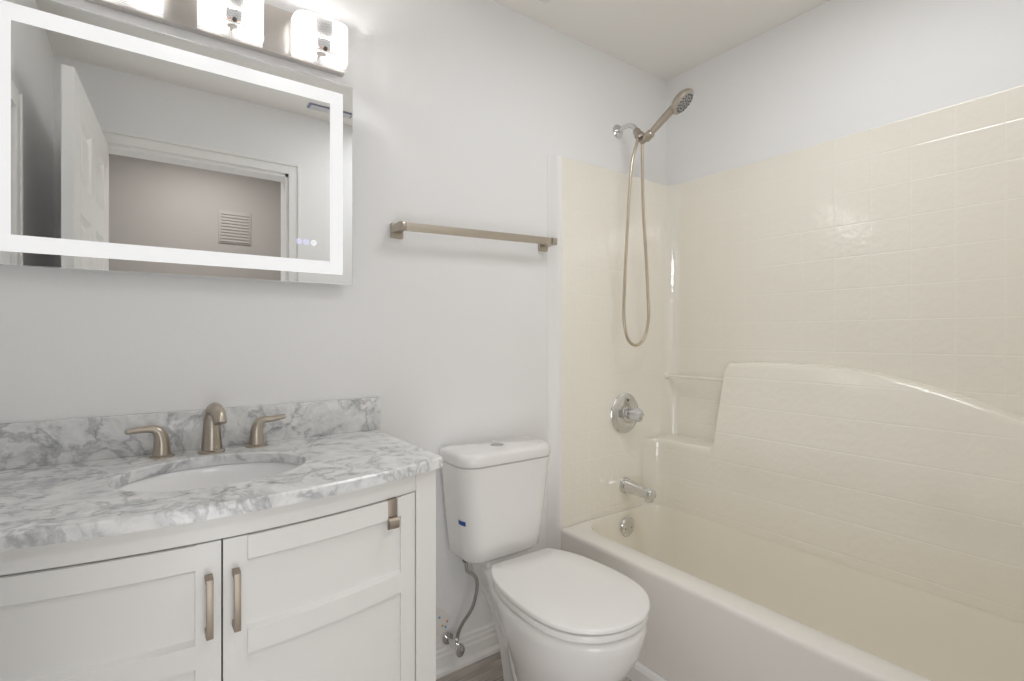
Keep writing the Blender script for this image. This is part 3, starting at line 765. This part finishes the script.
# ---------------------------------------------------------------- tub fittings
ye = TY1
VX, VZ = 1.740, .832
mv = thing('shower_valve', 'round chrome mixer valve with clear knob on the surround above the tub spout', 'shower valve', (VX, ye, VZ))
obj('trim_plate', lathe(bmesh.new(), [(.090, .0005), (.090, .004), (.084, .010), (.060, .016), (.040, .018), (.036, .018)], (VX, ye, VZ), (0, -1, 0), 40), M['chrome'], mv)
obj('valve_collar', lathe(bmesh.new(), [(.036, .016), (.034, .024), (.026, .026), (.024, .036)], (VX, ye, VZ), (0, -1, 0), 28), M['chrome'], mv)
kn = bmesh.new(); lps = []
for r, h in ((.014, .036), (.022, .046), (.029, .060), (.029, .078), (.022, .092), (.010, .098)):
    lps.append([Vector((VX+r*(1+.10*math.cos(5*a))*math.cos(a), ye-h, VZ+r*(1+.10*math.cos(5*a))*math.sin(a))) for a in [2*PI*k/50 for k in range(50)]])
loft(kn, lps); kb_ = obj('knob', kn, M['acrylic'], mv, angle=45)
obj('knob_cap', lathe(bmesh.new(), [(.011, .094), (.011, .101), (.006, .104), (0, .1045)], (VX, ye, VZ), (0, -1, 0), 20), M['chrome'], kb_)
obj('trim_screw', lathe(bmesh.new(), [(.006, .014), (.005, .018), (0, .0185)], (VX+.006, ye, VZ+.060), (0, -1, 0), 12), M['rubber'], mv)
SX, SZ = 1.742, .508
ts = thing('tub_spout', 'chrome tub spout on the surround between the mixer valve and the overflow plate', 'tub spout', (SX, ye, SZ))
obj('spout_flange', lathe(bmesh.new(), [(.037, .0005), (.037, .010), (.033, .018), (.026, .020)], (SX, ye, SZ), (0, -1, 0)), M['chrome'], ts)
s2 = bmesh.new(); lps = []
for y, hw, z0, z1 in ((.012, .028, -.028, .029), (.04, .0275, -.028, .027), (.09, .025, -.028, .021), (.140, .0235, -.028, .016), (.156, .022, -.027, .013), (.160, .018, -.023, .008)):
    lps.append([Vector((SX+p.x, ye-y, SZ+p.y)) for p in rrect(-hw, hw, z0, z1, min(hw, (z1-z0)/2)*.75, 0, 6, 1)])
loft(s2, lps); obj('spout_body', s2, M['chrome'], ts, angle=50)
obj('spout_outlet', lathe(bmesh.new(), [(.019, .024), (.019, .038), (.016, .040), (.014, .038)], (SX, ye-.138, SZ), (0, 0, -1), 22), M['chrome'], ts)

# ---------------------------------------------------------------- hand shower
HX = 1.727
hs = thing('hand_shower', 'brushed nickel hand shower with long looping hose, high on the end wall', 'shower head', (HX, 0, 2.0))
obj('wall_flange', lathe(bmesh.new(), [(.031, .0005), (.031, .004), (.026, .010), (.013, .013)], (HX, 0, 2.108), (0, -1, 0)), M['chrome'], hs)
am = catmull([(HX, -.005, 2.108), (HX, -.035, 2.113), (HX, -.070, 2.112), (HX, -.100, 2.092), (HX, -.122, 2.062)], 8)
obj('shower_arm', tube(bmesh.new(), am, .0105, 16), M['chrome'], hs)
bk = bmesh.new()
lathe(bk, [(.014, -.02), (.017, -.012), (.017, .006), (.021, .012), (.021, .030), (.015, .036)], (HX, -.118, 2.062), (0, -.55, -.83), 22)
br = obj('bracket', bk, M['nickel'], hs)
hd = Vector((.15, -.82, .54)).normalized()
p0 = Vector((HX+.002, -.145, 2.018))
cr = bmesh.new(); lathe(cr, [(.016, .0), (.019, .004), (.019, .034), (.016, .038)], p0+hd*.012, hd, 22); obj('cradle', cr, M['nickel'], hs)
ha = bmesh.new()
up_ = Vector((0, .6, .8))
gp = [p0-hd*.012, p0+hd*.02, p0+hd*.07+up_*.003, p0+hd*.12+up_*.007, p0+hd*.16+up_*.008, p0+hd*.185+up_*.006]
G = catmull(gp, 6)
tube(ha, G, [interp([(0, .0105), (.15, .0125), (.5, .0150), (.8, .0165), (1, .018)], i/(len(G)-1)) for i in range(len(G))], 18)
fn = Vector((.24, -.55, -.62)).normalized()           # spray direction
hc = p0+hd*.212+up_*.000
lathe(ha, [(.02, -.024), (.040, -.019), (.052, -.008), (.055, .002), (.054, .008), (.050, .010)], hc, fn, 36)
ho = obj('handset', ha, M['nickel'], hs, angle=50)
obj('spray_face', lathe(bmesh.new(), [(.049, .0095), (.047, .0125), (.001, .0145)], hc, fn, 36), plain('spray_face_grey', (.42, .41, .39), .35, metal=.4), ho)
nz = bmesh.new(); u_ = fn.orthogonal().normalized(); v_ = fn.cross(u_)
for rr_, cnt in ((.012, 6), (.024, 10), (.037, 16)):
    for k in range(cnt):
        a = 2*PI*k/cnt; lathe(nz, [(.0032, .012), (.0026, .0165), (.0010, .017)], hc+(u_*math.cos(a)+v_*math.sin(a))*rr_, fn, 8)
nzo = obj('nozzles', nz, M['rubber'], ho)
nzo['kind'] = 'stuff'
hp = catmull([(HX-.012, -.128, 2.030), (HX-.020, -.128, 2.005), (HX-.045, -.126, 1.93), (HX-.058, -.122, 1.80), (HX-.072, -.120, 1.60), (HX-.084, -.118, 1.40), (HX-.088, -.118, 1.25), (HX-.062, -.118, 1.165), (HX-.010, -.118, 1.140), (HX+.042, -.118, 1.170), (HX+.068, -.120, 1.255),
              (HX+.062, -.122, 1.36), (HX+.046, -.126, 1.52), (HX+.022, -.130, 1.72), (HX+.010, -.135, 1.90), (HX+.004, -.139, 1.985), (HX+.002, -.141, 2.014)], 10)
obj('hose', tube(bmesh.new(), hp, .0068, 12), M['nickel_smooth'], hs)

# ---------------------------------------------------------------- vents
ev = thing('exhaust_fan', 'white ceiling exhaust fan cover at the top edge of the photo', 'exhaust fan', (1.09, -.235, H))
obj('cover', bx(.975, 1.21, -.355, -.118, H-.016, H-.0005, .004), M['vent'], ev)
sl = bmesh.new()
for k in range(7): box(sl, 1.0, 1.185, -.335+.03*k, -.322+.03*k, H-.0172, H-.0155)
obj('slots', sl, M['vent_dark'], ev, smooth=False)
cv = thing('ceiling_vent', 'slatted air vent on the ceiling near the doorway, seen in the mirror', 'vent', (.82, -1.36, H))
fr = bmesh.new(); box(fr, .70, .94, -1.39, -1.33, H-.008, H-.0005, .002); obj('vent_frame', fr, M['vent_dark'], cv)
for k in range(3):
    obj('slat', bx(.712, .928, -1.385+.019*k, -1.373+.019*k, H-.013, H-.0075), M['vent'], cv, smooth=False)
rg = thing('return_grille', 'louvred return air grille on the hall wall, seen in the mirror', 'grille', (.51, YH, 1.98))
obj('grille_frame', bx(.405, .615, YH+.0005, YH+.008, 1.86, 2.10, .002), M['hall'], rg)
for k in range(10):
    obj('louvre', bx(.42, .60, YH+.007, YH+.014, 1.872+.022*k, 1.882+.022*k, .001), plain('grille_paint', (.53, .49, .46), .6) if k == 0 else bpy.data.materials['grille_paint'], rg, smooth=False)
